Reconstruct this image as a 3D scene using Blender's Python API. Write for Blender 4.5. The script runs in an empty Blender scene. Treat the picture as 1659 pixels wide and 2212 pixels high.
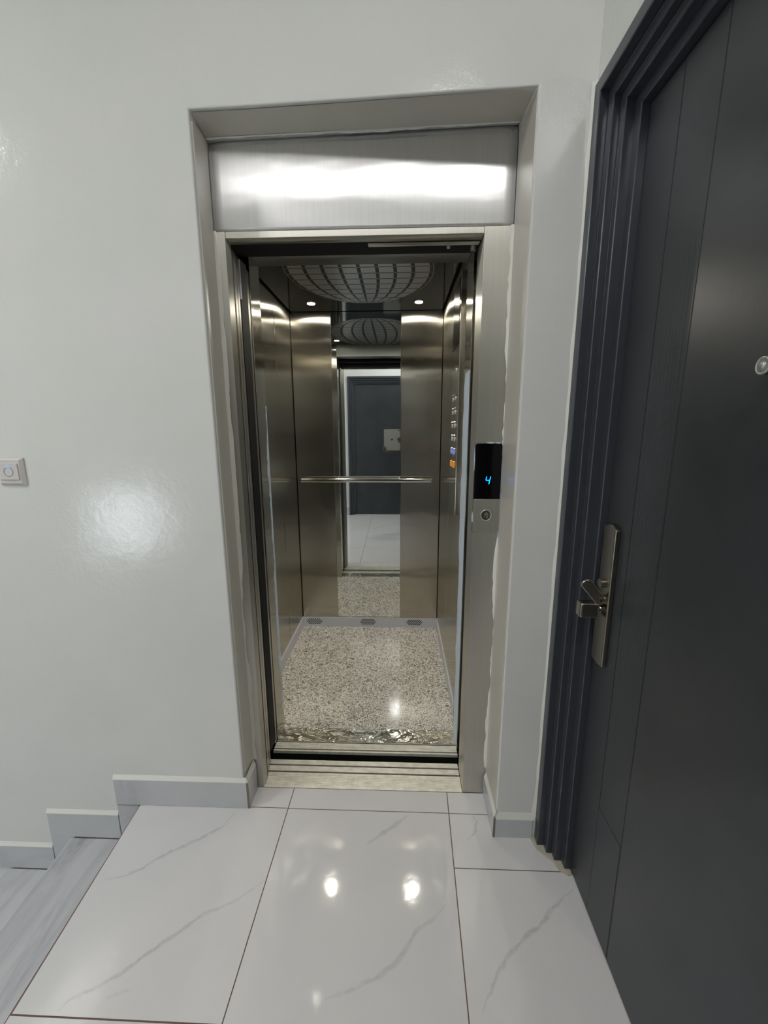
import bpy, bmesh, math, random
from mathutils import Vector, Matrix

# ------------------------------------------------------------------ camera, world, exposure
sc = bpy.context.scene
COL = sc.collection
cam_d = bpy.data.cameras.new('camera')
cam = bpy.data.objects.new('camera', cam_d)
COL.objects.link(cam)
sc.camera = cam
cam_d.sensor_fit = 'VERTICAL'
cam_d.sensor_height = 24.0
cam_d.sensor_width = 18.0
cam_d.lens = 885.08 / 2212 * 24.0
cam_d.clip_start = 0.01
cam_d.clip_end = 60
right = Vector((0.99935, 0.03599, -0.00363))
up = Vector((-0.00345, 0.19491, 0.98082))
back = Vector((0.03601, -0.98016, 0.1949))
cam.matrix_world = Matrix(((right.x, up.x, back.x, 0.0),
                           (right.y, up.y, back.y, 0.0),
                           (right.z, up.z, back.z, 1.4),
                           (0, 0, 0, 1)))
w = bpy.data.worlds.new('world')
sc.world = w
w.use_nodes = True
w.node_tree.nodes['Background'].inputs[0].default_value = (0.8, 0.85, 0.9, 1)
w.node_tree.nodes['Background'].inputs[1].default_value = 0.15
sc.view_settings.view_transform = 'Standard'
sc.view_settings.look = 'None'
sc.view_settings.gamma = 1.0
sc.view_settings.use_curve_mapping = False
sc.view_settings.exposure = 0.55
sc.cycles.use_denoising = True
sc.cycles.max_bounces = 10
sc.cycles.glossy_bounces = 7
sc.cycles.diffuse_bounces = 5
sc.cycles.sample_clamp_indirect = 6.0
sc.cycles.caustics_reflective = True
sc.cycles.blur_glossy = 0.3

LAMP_E = 50.0       # ceiling lamp emission
SPOT_E = 740.0      # car spotlights
WIN_E = 8.0         # stairwell window
LAMP2_E = 52.0      # stairwell ceiling lamp
H_CEIL = 3.10

# ------------------------------------------------------------------ helpers
def finish(name, me, mat=None, parent=None, smooth=False, mats=None, bevel=0.0, seg=2):
    o = bpy.data.objects.new(name, me)
    COL.objects.link(o)
    for m in (mats or ([mat] if mat else [])):
        me.materials.append(m)
    if parent:
        o.parent = parent
    if smooth:
        for p in me.polygons:
            p.use_smooth = True
        try:
            me.set_sharp_from_angle(angle=math.radians(35))
        except Exception:
            pass
    if bevel > 0:
        b = o.modifiers.new('bevel', 'BEVEL')
        b.width = bevel
        b.segments = seg
        b.limit_method = 'ANGLE'
        b.angle_limit = math.radians(40)
    return o

class MB:
    def __init__(self):
        self.bm = bmesh.new()
    def box(self, a, b, mi=0):
        x0, y0, z0 = [min(p, q) for p, q in zip(a, b)]
        x1, y1, z1 = [max(p, q) for p, q in zip(a, b)]
        v = [self.bm.verts.new(p) for p in ((x0,y0,z0),(x1,y0,z0),(x1,y1,z0),(x0,y1,z0),(x0,y0,z1),(x1,y0,z1),(x1,y1,z1),(x0,y1,z1))]
        for f in ((3,2,1,0),(4,5,6,7),(0,1,5,4),(1,2,6,5),(2,3,7,6),(3,0,4,7)):
            self.bm.faces.new([v[i] for i in f]).material_index = mi
        return self
    def prism(self, pts, z0, z1, mi=0):
        a = [self.bm.verts.new((x, y, z0)) for x, y in pts]
        b = [self.bm.verts.new((x, y, z1)) for x, y in pts]
        n = len(pts)
        self.bm.faces.new(a[::-1]).material_index = mi
        self.bm.faces.new(b).material_index = mi
        for i in range(n):
            self.bm.faces.new([a[i], a[(i+1) % n], b[(i+1) % n], b[i]]).material_index = mi
        return self
    def poly(self, pts, mi=0):
        self.bm.faces.new([self.bm.verts.new(p) for p in pts]).material_index = mi
        return self
    def extrude(self, pts, d, mi=0):
        d = Vector(d)
        a = [self.bm.verts.new(p) for p in pts]
        b = [self.bm.verts.new(Vector(p) + d) for p in pts]
        n = len(pts)
        self.bm.faces.new(a[::-1]).material_index = mi
        self.bm.faces.new(b).material_index = mi
        for i in range(n):
            self.bm.faces.new([a[i], a[(i+1) % n], b[(i+1) % n], b[i]]).material_index = mi
        return self
    def cyl(self, c, axis, r, h, n=32, r2=None, mi=0):
        axis = Vector(axis).normalized()
        q = axis.to_track_quat('Z', 'Y').to_matrix().to_4x4()
        m = Matrix.Translation(Vector(c) + axis * h / 2) @ q
        g = bmesh.ops.create_cone(self.bm, cap_ends=True, segments=n, radius1=r, radius2=r if r2 is None else r2, depth=h, matrix=m)
        for f in {f for v in g['verts'] for f in v.link_faces}:
            f.material_index = mi
        return self
    def sphere(self, c, r, sx=1, sy=1, sz=1, n=20, mi=0):
        m = Matrix.Translation(c) @ Matrix.Diagonal((sx, sy, sz, 1))
        g = bmesh.ops.create_uvsphere(self.bm, u_segments=n, v_segments=n // 2 + 2, radius=r, matrix=m)
        for f in {f for v in g['verts'] for f in v.link_faces}:
            f.material_index = mi
        return self
    def torus(self, c, axis, R, r, n=36, k=8, mi=0):
        axis = Vector(axis).normalized()
        q = axis.to_track_quat('Z', 'Y').to_matrix()
        rings = []
        for i in range(n):
            a = 2 * math.pi * i / n
            ring = []
            for j in range(k):
                b = 2 * math.pi * j / k
                p = Vector(((R + r * math.cos(b)) * math.cos(a), (R + r * math.cos(b)) * math.sin(a), r * math.sin(b)))
                ring.append(self.bm.verts.new(Vector(c) + q @ p))
            rings.append(ring)
        for i in range(n):
            for j in range(k):
                self.bm.faces.new([rings[i][j], rings[(i+1) % n][j], rings[(i+1) % n][(j+1) % k], rings[i][(j+1) % k]]).material_index = mi
        return self
    def build(self, name, mat=None, parent=None, fix=True, **k):
        if fix:
            bmesh.ops.recalc_face_normals(self.bm, faces=self.bm.faces[:])
        me = bpy.data.meshes.new(name)
        self.bm.to_mesh(me)
        self.bm.free()
        return finish(name, me, mat, parent, **k)

def empty(name, loc=(0, 0, 0)):
    o = bpy.data.objects.new(name, None)
    COL.objects.link(o)
    o.empty_display_size = 0.1
    o.location = loc
    return o

def tag(o, label=None, cat=None, group=None, kind=None):
    if label: o['label'] = label
    if cat: o['category'] = cat
    if group: o['group'] = group
    if kind: o['kind'] = kind
    return o

# ------------------------------------------------------------------ materials
def mat(name, col, rough=0.5, metal=0.0, spec=0.5, **k):
    m = bpy.data.materials.new(name)
    m.use_nodes = True
    nt = m.node_tree
    b = nt.nodes['Principled BSDF']
    b.inputs['Base Color'].default_value = (*col, 1)
    b.inputs['Roughness'].default_value = rough
    b.inputs['Metallic'].default_value = metal
    b.inputs['Specular IOR Level'].default_value = spec
    if 'coat' in k:
        b.inputs['Coat Weight'].default_value = k['coat']
        b.inputs['Coat Roughness'].default_value = k.get('coat_r', 0.05)
    if 'emit' in k:
        b.inputs['Emission Color'].default_value = (*k.get('ecol', col), 1)
        b.inputs['Emission Strength'].default_value = k['emit']
    return m, nt, b

def nd(nt, t, **k):
    n = nt.nodes.new(t)
    for a, v in k.items():
        setattr(n, a, v)
    return n

def noise(nt, scale, detail=4, rough=0.55, stretch=(1, 1, 1), dist=0.0, coord='Object'):
    tc = nd(nt, 'ShaderNodeTexCoord')
    mp = nd(nt, 'ShaderNodeMapping')
    mp.inputs['Scale'].default_value = stretch
    n = nd(nt, 'ShaderNodeTexNoise')
    n.inputs['Scale'].default_value = scale
    n.inputs['Detail'].default_value = detail
    n.inputs['Roughness'].default_value = rough
    n.inputs['Distortion'].default_value = dist
    nt.links.new(tc.outputs[coord], mp.inputs[0])
    nt.links.new(mp.outputs[0], n.inputs['Vector'])
    return n.outputs['Fac']

def ramp(nt, fac, stops):
    r = nd(nt, 'ShaderNodeValToRGB')
    e = r.color_ramp.elements
    while len(e) < len(stops):
        e.new(0.5)
    for el, (p, c) in zip(e, stops):
        el.position = p
        el.color = (*c, 1) if len(c) == 3 else c
    nt.links.new(fac, r.inputs[0])
    return r.outputs[0]

def bump(nt, b, h, strength, dist=0.002, prev=None):
    n = nd(nt, 'ShaderNodeBump')
    n.inputs['Strength'].default_value = strength
    n.inputs['Distance'].default_value = dist
    nt.links.new(h, n.inputs['Height'])
    if prev:
        nt.links.new(prev, n.inputs['Normal'])
    nt.links.new(n.outputs[0], b.inputs['Normal'])
    return n.outputs[0]

def g3(v):
    return (v, v, v)

# glossy oil-painted plaster
M_WALL, nt, b = mat('wall_paint', (0.70, 0.71, 0.69), 0.13, spec=0.5)
n1 = noise(nt, 5, 3, 0.5)
nt.links.new(ramp(nt, n1, [(0.3, (0.69, 0.70, 0.675)), (0.7, (0.715, 0.72, 0.70))]), b.inputs['Base Color'])
bb = bump(nt, b, noise(nt, 8, 4, 0.6), 0.36, 0.005)
bump(nt, b, noise(nt, 70, 4, 0.7), 0.24, 0.002, bb)
# reveals and putty: creamier
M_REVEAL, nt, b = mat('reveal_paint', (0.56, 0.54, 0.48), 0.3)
bb = bump(nt, b, noise(nt, 12, 3, 0.5), 0.4, 0.004)
bump(nt, b, noise(nt, 90, 3, 0.6), 0.1, 0.002, bb)
M_PUTTY, nt, b = mat('caulk', (0.74, 0.74, 0.69), 0.35)
bump(nt, b, noise(nt, 60, 4, 0.6), 0.6, 0.004)
M_CEIL, nt, b = mat('ceiling_paint', (0.82, 0.82, 0.80), 0.6)
bump(nt, b, noise(nt, 40, 3), 0.1)
M_TILE, nt, b = mat('porcelain_tile', (0.66, 0.655, 0.66), 0.06, spec=0.55)
nt.links.new(ramp(nt, noise(nt, 2.2, 5, 0.6, dist=0.6), [(0.25, (0.64, 0.635, 0.645)), (0.75, (0.69, 0.685, 0.69))]), b.inputs['Base Color'])
bump(nt, b, noise(nt, 11, 3), 0.11, 0.003)
M_VEIN, nt, b = mat('tile_vein', (0.50, 0.50, 0.50), 0.06, spec=0.55)
at = nd(nt, 'ShaderNodeAttribute', attribute_name='vein')
mix = nd(nt, 'ShaderNodeMix', data_type='RGBA')
nz = noise(nt, 60, 4, 0.7)
mm = nd(nt, 'ShaderNodeMath', operation='MULTIPLY'); mm.use_clamp = True
m2 = nd(nt, 'ShaderNodeMath', operation='MULTIPLY_ADD'); m2.inputs[1].default_value = 2.2; m2.inputs[2].default_value = -0.35; m2.use_clamp = True
nt.links.new(nz, m2.inputs[0])
nt.links.new(at.outputs['Fac'], mm.inputs[0]); nt.links.new(m2.outputs[0], mm.inputs[1])
mix.inputs['A'].default_value = (0.67, 0.665, 0.675, 1)
mix.inputs['B'].default_value = (0.40, 0.405, 0.41, 1)
nt.links.new(mm.outputs[0], mix.inputs['Factor'])
nt.links.new(mix.outputs['Result'], b.inputs['Base Color'])
M_SKIRT, nt, b = mat('skirting_tile', (0.55, 0.56, 0.58), 0.12, spec=0.5)
nt.links.new(ramp(nt, noise(nt, 3.0, 5, 0.6, dist=1.5), [(0.30, (0.46, 0.47, 0.49)), (0.5, (0.53, 0.54, 0.56)), (0.8, (0.56, 0.57, 0.58))]), b.inputs['Base Color'])
M_GROUT, nt, b = mat('grout', (0.16, 0.10, 0.085), 0.85)
M_BISCUIT, nt, b = mat('tile_edge', (0.20, 0.17, 0.13), 0.7)
M_MARBLE, nt, b = mat('stair_marble', (0.5, 0.5, 0.52), 0.14)
f1 = noise(nt, 2.2, 7, 0.62, (6, 0.9, 6), 0.9)
nt.links.new(ramp(nt, f1, [(0.26, (0.26, 0.265, 0.29)), (0.40, (0.41, 0.415, 0.44)), (0.55, (0.50, 0.51, 0.53)), (0.8, (0.56, 0.57, 0.59))]), b.inputs['Base Color'])

def steel(name, col, rough=0.38, aniso=0.95, wave=0.25, wscale=(1.2, 1.2, 5.0), diff=None):
    m, nt, b = mat(name, col, rough, metal=1.0)
    b.inputs['Anisotropic'].default_value = aniso
    if diff: b.inputs['Metallic'].default_value = diff
    t = nd(nt, 'ShaderNodeTangent', direction_type='RADIAL', axis='Z')
    nt.links.new(t.outputs[0], b.inputs['Tangent'])
    bb = bump(nt, b, noise(nt, 1.6, 2, 0.5, wscale), wave, 0.004)
    gr = noise(nt, 140, 3, 0.6, (1, 1, 0.02))
    c0 = tuple(c * 0.93 for c in col)
    nt.links.new(ramp(nt, gr, [(0.3, c0), (0.7, col)]), b.inputs['Base Color'])
    return m
M_STEEL = steel('brushed_steel', (0.60, 0.585, 0.53))
M_STEEL_CAR = steel('car_wall_steel', (0.52, 0.495, 0.43), 0.17, 1.0, 0.30, (2.4, 2.4, 4.0))
M_LINTEL = steel('lintel_steel', (0.78, 0.775, 0.78), 0.27, 1.0, 0.30, (2.2, 2.2, 6.0), 0.72)  # paler, part-diffuse steel: reflection of the bright ceiling put into the colour
M_CHROME, nt, b = mat('polished_steel', (0.80, 0.77, 0.70), 0.12, 1.0)
M_MIRROR, nt, b = mat('mirror_glass', (0.86, 0.89, 0.88), 0.0, 1.0)
M_DARK, nt, b = mat('dark_metal', (0.03, 0.03, 0.03), 0.5, 0.6)
M_BLACK, nt, b = mat('black_rubber', (0.006, 0.006, 0.008), 0.6, spec=0.2)
M_SHAFT, nt, b = mat('shaft_black', (0.004, 0.004, 0.004), 0.95, spec=0.0)
M_ALU, nt, b = mat('ribbed_aluminium', (0.66, 0.63, 0.54), 0.38, 0.45)
nt.links.new(ramp(nt, noise(nt, 24, 5, 0.7, (1, 2, 1)), [(0.3, (0.64, 0.61, 0.53)), (0.6, (0.88, 0.86, 0.78))]), b.inputs['Base Color'])
bump(nt, b, noise(nt, 90, 3, 0.6, (1, 1, 1)), 0.2, 0.002)
M_SLOT, nt, b = mat('sill_groove', (0.055, 0.04, 0.035), 0.7)
M_FILM, nt, b = mat('wrinkled_film', (0.80, 0.77, 0.68), 0.07, 0.85)
bb = bump(nt, b, noise(nt, 9, 3, 0.5, (1, 1.5, 1), 1.2), 0.45, 0.02)
M_LILAC, nt, b = mat('protective_film', (0.62, 0.72, 0.86), 0.4)
bump(nt, b, noise(nt, 50, 3), 0.3, 0.003)
M_VENT, nt, b = mat('vent_skirting', (0.72, 0.74, 0.80), 0.3, 0.1)
# granite of the car floor
M_GRANITE, nt, b = mat('granite', (0.4, 0.4, 0.38), 0.1, spec=0.5)
g1 = noise(nt, 62, 2, 0.5, dist=2.6)
cg = ramp(nt, g1, [(0.35, (0.11, 0.095, 0.085)), (0.43, (0.32, 0.29, 0.255)), (0.48, (0.58, 0.55, 0.50)), (0.56, (0.88, 0.86, 0.80))])
g2 = ramp(nt, noise(nt, 9, 4, 0.6), [(0.3, g3(0.88)), (0.7, g3(1.05))])
mx = nd(nt, 'ShaderNodeMix', data_type='RGBA', blend_type='MULTIPLY')
mx.inputs['Factor'].default_value = 1
nt.links.new(cg, mx.inputs['A']); nt.links.new(g2, mx.inputs['B'])
nt.links.new(mx.outputs['Result'], b.inputs['Base Color'])
M_FLECK, nt, b = mat('granite_fleck', (0.04, 0.03, 0.03), 0.3)
# entrance doors
M_DOOR, nt, b = mat('door_paint', (0.048, 0.053, 0.060), 0.33, 0.35)
nt.links.new(ramp(nt, noise(nt, 4, 5, 0.6), [(0.3, (0.040, 0.046, 0.052)), (0.7, (0.056, 0.060, 0.068))]), b.inputs['Base Color'])
bump(nt, b, noise(nt, 160, 3, 0.6), 0.12, 0.001)
M_DFRAME, nt, b = mat('door_frame_paint', (0.060, 0.066, 0.082), 0.28, 0.35)
nt.links.new(ramp(nt, noise(nt, 45, 5, 0.75, (1, 1, 0.3)), [(0.0, (0.05, 0.056, 0.07)), (0.70, (0.066, 0.072, 0.088)), (0.76, (0.22, 0.22, 0.23))]), b.inputs['Base Color'])
M_GROOVE, nt, b = mat('door_groove', (0.012, 0.014, 0.016), 0.5)
M_BRONZE, nt, b = mat('smoked_nickel', (0.32, 0.295, 0.25), 0.27, 1.0)
M_BRASS, nt, b = mat('brass', (0.60, 0.46, 0.28), 0.25, 1.0)
M_LENS, nt, b = mat('peephole_glass', (0.5, 0.52, 0.5), 0.05, 0.6)
M_DISPLAY, nt, b = mat('black_glass', (0.002, 0.002, 0.003), 0.12, spec=0.3)
M_BLUE, nt, b = mat('blue_led', (0.0, 0.1, 1.0), 0.5, emit=4.5, ecol=(0.0, 0.15, 1.0))
M_HEADER = steel('header_steel', (0.30, 0.31, 0.30), 0.4, 0.8, 0.1)
M_PLATE = steel('panel_steel', (0.50, 0.48, 0.42), 0.45, 0.9, 0.1)
M_ETCH, nt, b = mat('etched_mark', (0.62, 0.60, 0.56), 0.35, 1.0)
M_WHITEPL, nt, b = mat('switch_plastic', (0.62, 0.59, 0.57), 0.3)
M_RING, nt, b = mat('switch_ring', (0.16, 0.2, 0.35), 0.3)
M_RINGLIT, nt, b = mat('switch_glow', (0.1, 0.25, 0.9), 0.3, emit=0.8, ecol=(0.1, 0.3, 1.0))
M_BTN, nt, b = mat('car_button', (0.75, 0.75, 0.72), 0.12, 1.0)
M_BTN_OR, nt, b = mat('alarm_button', (0.8, 0.35, 0.05), 0.25, 0.3, emit=0.12, ecol=(1.0, 0.4, 0.05))
M_BTN_BL, nt, b = mat('lit_button', (0.4, 0.42, 0.7), 0.25, 0.6, emit=0.1, ecol=(0.3, 0.4, 1.0))
M_LAMP, nt, b = mat('lamp_diffuser', (1, 1, 1), 0.5, emit=LAMP_E, ecol=(1.0, 0.99, 0.97))
M_LAMP2, nt, b = mat('stair_lamp_diffuser', (1, 1, 1), 0.5, emit=LAMP2_E, ecol=(1.0, 0.99, 0.97))
M_SPOT, nt, b = mat('spotlight_lens', (1, 1, 1), 0.5, emit=SPOT_E, ecol=(1.0, 0.93, 0.80))
M_SPOT_DIM, nt, b = mat('dim_spotlight_lens', (1, 1, 1), 0.5, emit=7.0, ecol=(1.0, 0.95, 0.85))
M_WIN, nt, b = mat('frosted_window', (0.9, 0.95, 1), 0.3, emit=WIN_E, ecol=(0.85, 0.93, 1.0))
M_SKIN, nt, b = mat('skin', (0.13, 0.065, 0.045), 0.5)
M_HAIR, nt, b = mat('hair', (0.012, 0.01, 0.01), 0.6)
M_SHIRT, nt, b = mat('dark_shirt', (0.035, 0.04, 0.045), 0.85)
M_TROUSER, nt, b = mat('dark_trousers', (0.025, 0.028, 0.035), 0.85)
M_SHOE, nt, b = mat('black_shoe', (0.015, 0.015, 0.015), 0.4)
M_TABLET, nt, b = mat('silver_tablet', (0.50, 0.50, 0.49), 0.35, 0.5)
# car ceiling: polished sheet with an etched globe grid
M_CARCEIL, nt, b = mat('etched_ceiling_steel', (0.24, 0.245, 0.24), 0.07, 1.0)
def mth(op, a, c=None, clamp=False):
    n = nd(nt, 'ShaderNodeMath', operation=op)
    n.use_clamp = clamp
    for i, v in enumerate((a, c)):
        if v is None: continue
        if isinstance(v, (int, float)): n.inputs[i].default_value = v
        else: nt.links.new(v, n.inputs[i])
    return n.outputs[0]
tc = nd(nt, 'ShaderNodeTexCoord'); sp = nd(nt, 'ShaderNodeSeparateXYZ')
nt.links.new(tc.outputs['Object'], sp.inputs[0])
px = mth('ADD', sp.outputs[0], 0.19)
py = mth('ADD', sp.outputs[1], -2.13)
yr = mth('DIVIDE', py, 0.47)
sq = mth('SQRT', mth('MAXIMUM', mth('SUBTRACT', 1.0, mth('MULTIPLY', yr, yr)), 0.0001))
u = mth('DIVIDE', px, sq)
def lines(v, pitch, width):
    s = mth('ADD', mth('DIVIDE', v, pitch), 100.5)
    fr = mth('ABSOLUTE', mth('SUBTRACT', mth('FRACT', s), 0.5))
    return mth('LESS_THAN', fr, width / pitch / 2)
inside = mth('MULTIPLY', mth('LESS_THAN', mth('ABSOLUTE', u), 0.352), mth('LESS_THAN', mth('ABSOLUTE', yr), 0.985))
lon = lines(u, 0.085, 0.017)
lat = lines(py, 0.074, 0.008)
grid = mth('MULTIPLY', mth('MAXIMUM', lon, lat), inside, True)
both = mth('MULTIPLY', mth('MULTIPLY', lon, lat), inside, True)
body = inside
mix = nd(nt, 'ShaderNodeMix', data_type='RGBA')
mix.inputs['A'].default_value = (0.30, 0.305, 0.30, 1)
mix.inputs['B'].default_value = (0.74, 0.75, 0.74, 1)
nt.links.new(body, mix.inputs['Factor'])
mix2 = nd(nt, 'ShaderNodeMix', data_type='RGBA')
nt.links.new(mix.outputs['Result'], mix2.inputs['A'])
mix2.inputs['B'].default_value = (0.07, 0.07, 0.065, 1)
nt.links.new(mth('SUBTRACT', grid, mth('MULTIPLY', both, 0.6)), mix2.inputs['Factor'])
nt.links.new(mix2.outputs['Result'], b.inputs['Base Color'])
nt.links.new(mth('ADD', mth('MULTIPLY', body, 0.22), 0.06), b.inputs['Roughness'])

# ------------------------------------------------------------------ room shell
WL = 1.290      # face of the hall wall left of the lift
WR = 1.210      # face of the pier right of the lift
XR = 0.485      # face of the right wall
YB = -1.27      # face of the rear wall
XL = -4.2       # far left end of the stairwell

def wall_lift():
    """hall wall with the lift niche cut through it, one closed mesh"""
    bm = bmesh.new()
    def yf(x):
        if x <= -0.66: return WL
        if x <= -0.578: return WL - 0.001
        if x <= 0.343: return WL - 0.001 + (WR - WL + 0.001) * ((x + 0.578) / (0.343 + 0.578)) ** 1.15
        return WR
    xs = [XL, -0.66, -0.578, -0.35, -0.12, 0.11, 0.343, 0.36, 0.56]
    zt = lambda x: 2.263 - 0.028 * (x + 0.578) / 0.921      # head of the niche, out of level
    zi = lambda x: 2.243 + 0.025 * (x + 0.578) / 0.921
    def col(x, y, zz): return [bm.verts.new((x, y, z)) for z in zz]
    F = [col(x, yf(x), (-1.6, 0.0, zt(x), H_CEIL)) for x in xs]
    B = [col(x if x != -0.578 else -0.572, 1.402, (-1.6, 0.0, zi(x), H_CEIL)) for x in xs]
    n = len(xs)
    for i in range(n - 1):
        hole = -0.58 <= xs[i] < 0.34
        for k in range(3):
            if hole and k < 2: continue
            bm.faces.new([F[i][k], F[i+1][k], F[i+1][k+1], F[i][k+1]])
            bm.faces.new([B[i][k+1], B[i+1][k+1], B[i+1][k], B[i][k]])
        if hole:
            bm.faces.new([F[i][2], F[i+1][2], B[i+1][2], B[i][2]])
        else:
            bm.faces.new([F[i][0], F[i+1][0], B[i+1][0], B[i][0]])
        bm.faces.new([F[i][3], F[i+1][3], B[i+1][3], B[i][3]])
    for i in (0, 2, 6, n - 1):
        for k in range(3):
            if i in (2, 6) and k == 2: continue
            bm.faces.new([F[i][k], F[i][k+1], B[i][k+1], B[i][k]])
    bmesh.ops.recalc_face_normals(bm, faces=bm.faces[:])
    me = bpy.data.meshes.new('wall_front'); bm.to_mesh(me); bm.free()
    o = finish('wall_front', me, M_WALL, smooth=True, bevel=0.004, seg=3)
    return tag(o, kind='structure')
wall_lift()

# cream painted reveals (thin plaster skin inside the niche)
mb = MB()
mb.prism([(-0.577, 1.300), (-0.573, 1.300), (-0.569, 1.376), (-0.573, 1.376)], 0.0, 2.240)
tag(mb.build('trim_1', M_REVEAL), kind='structure')
mb = MB()
mb.prism([(0.3415, 1.218), (0.346, 1.218), (0.346, 1.376), (0.3405, 1.376)], 0.0, 2.236)
tag(mb.build('trim_2', M_REVEAL), kind='structure')
mb = MB()
pp = []
for k in range(13):
    t = k / 12
    pp.append(([-0.572 + 0.913 * t, 1.298 - 0.078 * t ** 1.15, 2.2590 - 0.022 * t], [-0.572 + 0.913 * t, 1.376, 2.2435 + 0.018 * t]))
for (a, c), (e, g) in zip(pp, pp[1:]):
    mb.poly([a, c, g, e])
bmesh.ops.remove_doubles(mb.bm, verts=mb.bm.verts[:], dist=0.0001)
tag(mb.build('trim_3', M_REVEAL), kind='structure')

mb = MB()   # right wall, with the hole of the entrance door
mb.box((XR, 1.208, -0.2), (0.75, 1.40, H_CEIL))
mb.box((XR, 0.11, 2.215), (0.75, 1.208, H_CEIL))
mb.box((XR, YB - 0.3, -0.2), (0.75, 0.11, H_CEIL))
mb.box((0.60, 0.11, -0.2), (0.75, 1.208, 2.215))
tag(mb.build('wall_right', M_WALL), kind='structure')
mb = MB()   # rear wall with the second entrance door and the stair window
mb.box((XL, YB - 0.25, 2.24), (0.75, YB, H_CEIL))
mb.box((-0.828, YB - 0.25, -0.2), (0.242, YB - 0.12, 2.24))
mb.box((0.242, YB - 0.25, -0.2), (0.75, YB, 2.24))
mb.box((-2.45, YB - 0.25, -1.6), (-0.828, YB, 2.24))
mb.box((-3.05, YB - 0.25, -1.6), (-2.45, YB, 0.18))
mb.box((-3.05, YB - 0.25, 0.88), (-2.45, YB, 2.24))
mb.box((XL, YB - 0.25, -1.6), (-3.05, YB, 2.24))
tag(mb.build('wall_rear', M_WALL), kind='structure')
mb = MB()
mb.box((XL - 0.15, YB - 0.25, -1.6), (XL, 1.45, H_CEIL))
tag(mb.build('wall_left', M_WALL), kind='structure')
mb = MB()
mb.box((XL - 0.15, YB - 0.25, H_CEIL), (0.75, 1.45, H_CEIL + 0.12))
tag(mb.build('ceiling', M_CEIL), kind='structure')

# ------------------------------------------------------------------ landing floor: tiles, grout, veins
def edge_x(y):        # stair edge of the landing, slightly out of square
    return -0.990 + (1.290 - y) * 0.063 if y > 0.0 else -0.909
G = 0.0016
mb = MB()
bm = mb.bm
vl = bm.loops.layers.float_color.new('vein')
# slab with grout colour
mb.prism([(edge_x(1.31) + 0.004, 1.31), (0.60, 1.31), (0.60, YB - 0.15), (-0.905, YB - 0.15), (-0.905, 0.0)], -0.16, -0.0015, 1)
mb.box((-0.58, 1.30, -0.16), (0.36, 1.377, -0.0015), 1)
mb.box((-4.1, 1.285, -0.16), (-4.0, 1.286, -0.15), 1)
def tile(q, g=G):
    (ax, ay), (bx, by), (cx_, cy_), (dx, dy) = q    # near-left, near-right, far-right, far-left
    mb.prism([(ax + g, ay + g), (bx - g, by + g), (cx_ - g, cy_ - g), (dx + g, dy - g)], -0.0012, 0.0, 0)
def gl1(y): return -0.4130 - (1.371 - y) * 0.012      # first long joint
def gl2(y): return 0.1930 - (1.38 - y) * 0.030        # second long joint
rowsA = [(1.378, 1.2885), (1.2885, 0.711), (0.711, 0.111), (0.111, -0.489), (-0.489, -1.089), (-1.089, YB - 0.12)]
rowsB = [(1.378, 1.2870), (1.2870, 0.690), (0.690, 0.090), (0.090, -0.510), (-0.510, -1.110), (-1.110, YB - 0.12)]
rowsC = [(1.378, 1.2860), (1.2860, 1.0915), (1.0915, 0.491), (0.491, -0.109), (-0.109, -0.709), (-0.709, YB - 0.12)]
for i, (a, c) in enumerate(rowsA):
    if i == 0:
        tile([(-0.570, c), (gl1(c), c), (gl1(a), a), (-0.570, a)])
    else:
        g = 0.0022 if i == 2 else G
        tile([(edge_x(c) + 0.008, c), (gl1(c), c), (gl1(a), a), (edge_x(a) + 0.0055, a)], g)
for a, c in rowsB:
    tile([(gl1(c), c), (gl2(c), c), (gl2(a), a), (gl1(a), a)])
for i, (a, c) in enumerate(rowsC):
    xr = 0.345 if i == 0 else 0.60
    tile([(gl2(c), c), (xr, c), (xr, a), (gl2(a), a)])
rnd = random.Random(4)
def resample(pts, n):
    out = []
    for i in range(len(pts) - 1):
        for k in range(n):
            t = k / n
            out.append((pts[i][0] + (pts[i+1][0] - pts[i][0]) * t, pts[i][1] + (pts[i+1][1] - pts[i][1]) * t))
    return out + [pts[-1]]
def vein(pts, wmax, strength=1.0, dens=4):
    P = resample(pts, dens)
    n = len(P)
    P = [(x + rnd.uniform(-1, 1) * 0.0022, y + rnd.uniform(-1, 1) * 0.0022) for x, y in P]
    rows = []
    for i, (x, y) in enumerate(P):
        x0, y0 = P[max(i - 1, 0)]
        x1, y1 = P[min(i + 1, n - 1)]
        d = Vector((x1 - x0, y1 - y0)); d.normalize()
        nx, ny = -d.y, d.x
        env = math.sin(math.pi * (0.06 + 0.88 * i / (n - 1))) ** 0.6
        ww = wmax * env * rnd.uniform(0.55, 1.2)
        s = strength * env * rnd.uniform(0.7, 1.0)
        row = []
        for off, val in ((-1.0, 0), (-0.35, s), (0.35, s * 0.9), (1.0, 0)):
            row.append((bm.verts.new((x + nx * off * ww, y + ny * off * ww, 0.00015)), val))
        rows.append(row)
    for r0, r1 in zip(rows, rows[1:]):
        for k in range(3):
            q = [r0[k], r1[k], r1[k+1], r0[k+1]]
            f = bm.faces.new([v for v, _ in q])
            f.material_index = 2
            f.normal_update()
            if f.normal.z < 0:
                f.normal_flip()
            vals = {v: s for v, s in q}
            for lp in f.loops:
                lp[vl] = (vals[lp.vert],) * 3 + (1,)
vein([(-0.605, 1.266), (-0.633, 1.208), (-0.682, 1.167), (-0.732, 1.136), (-0.771, 1.113), (-0.807, 1.084), (-0.841, 1.05), (-0.882, 1.032), (-0.951, 1.012)], 0.010, 0.8)
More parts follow.
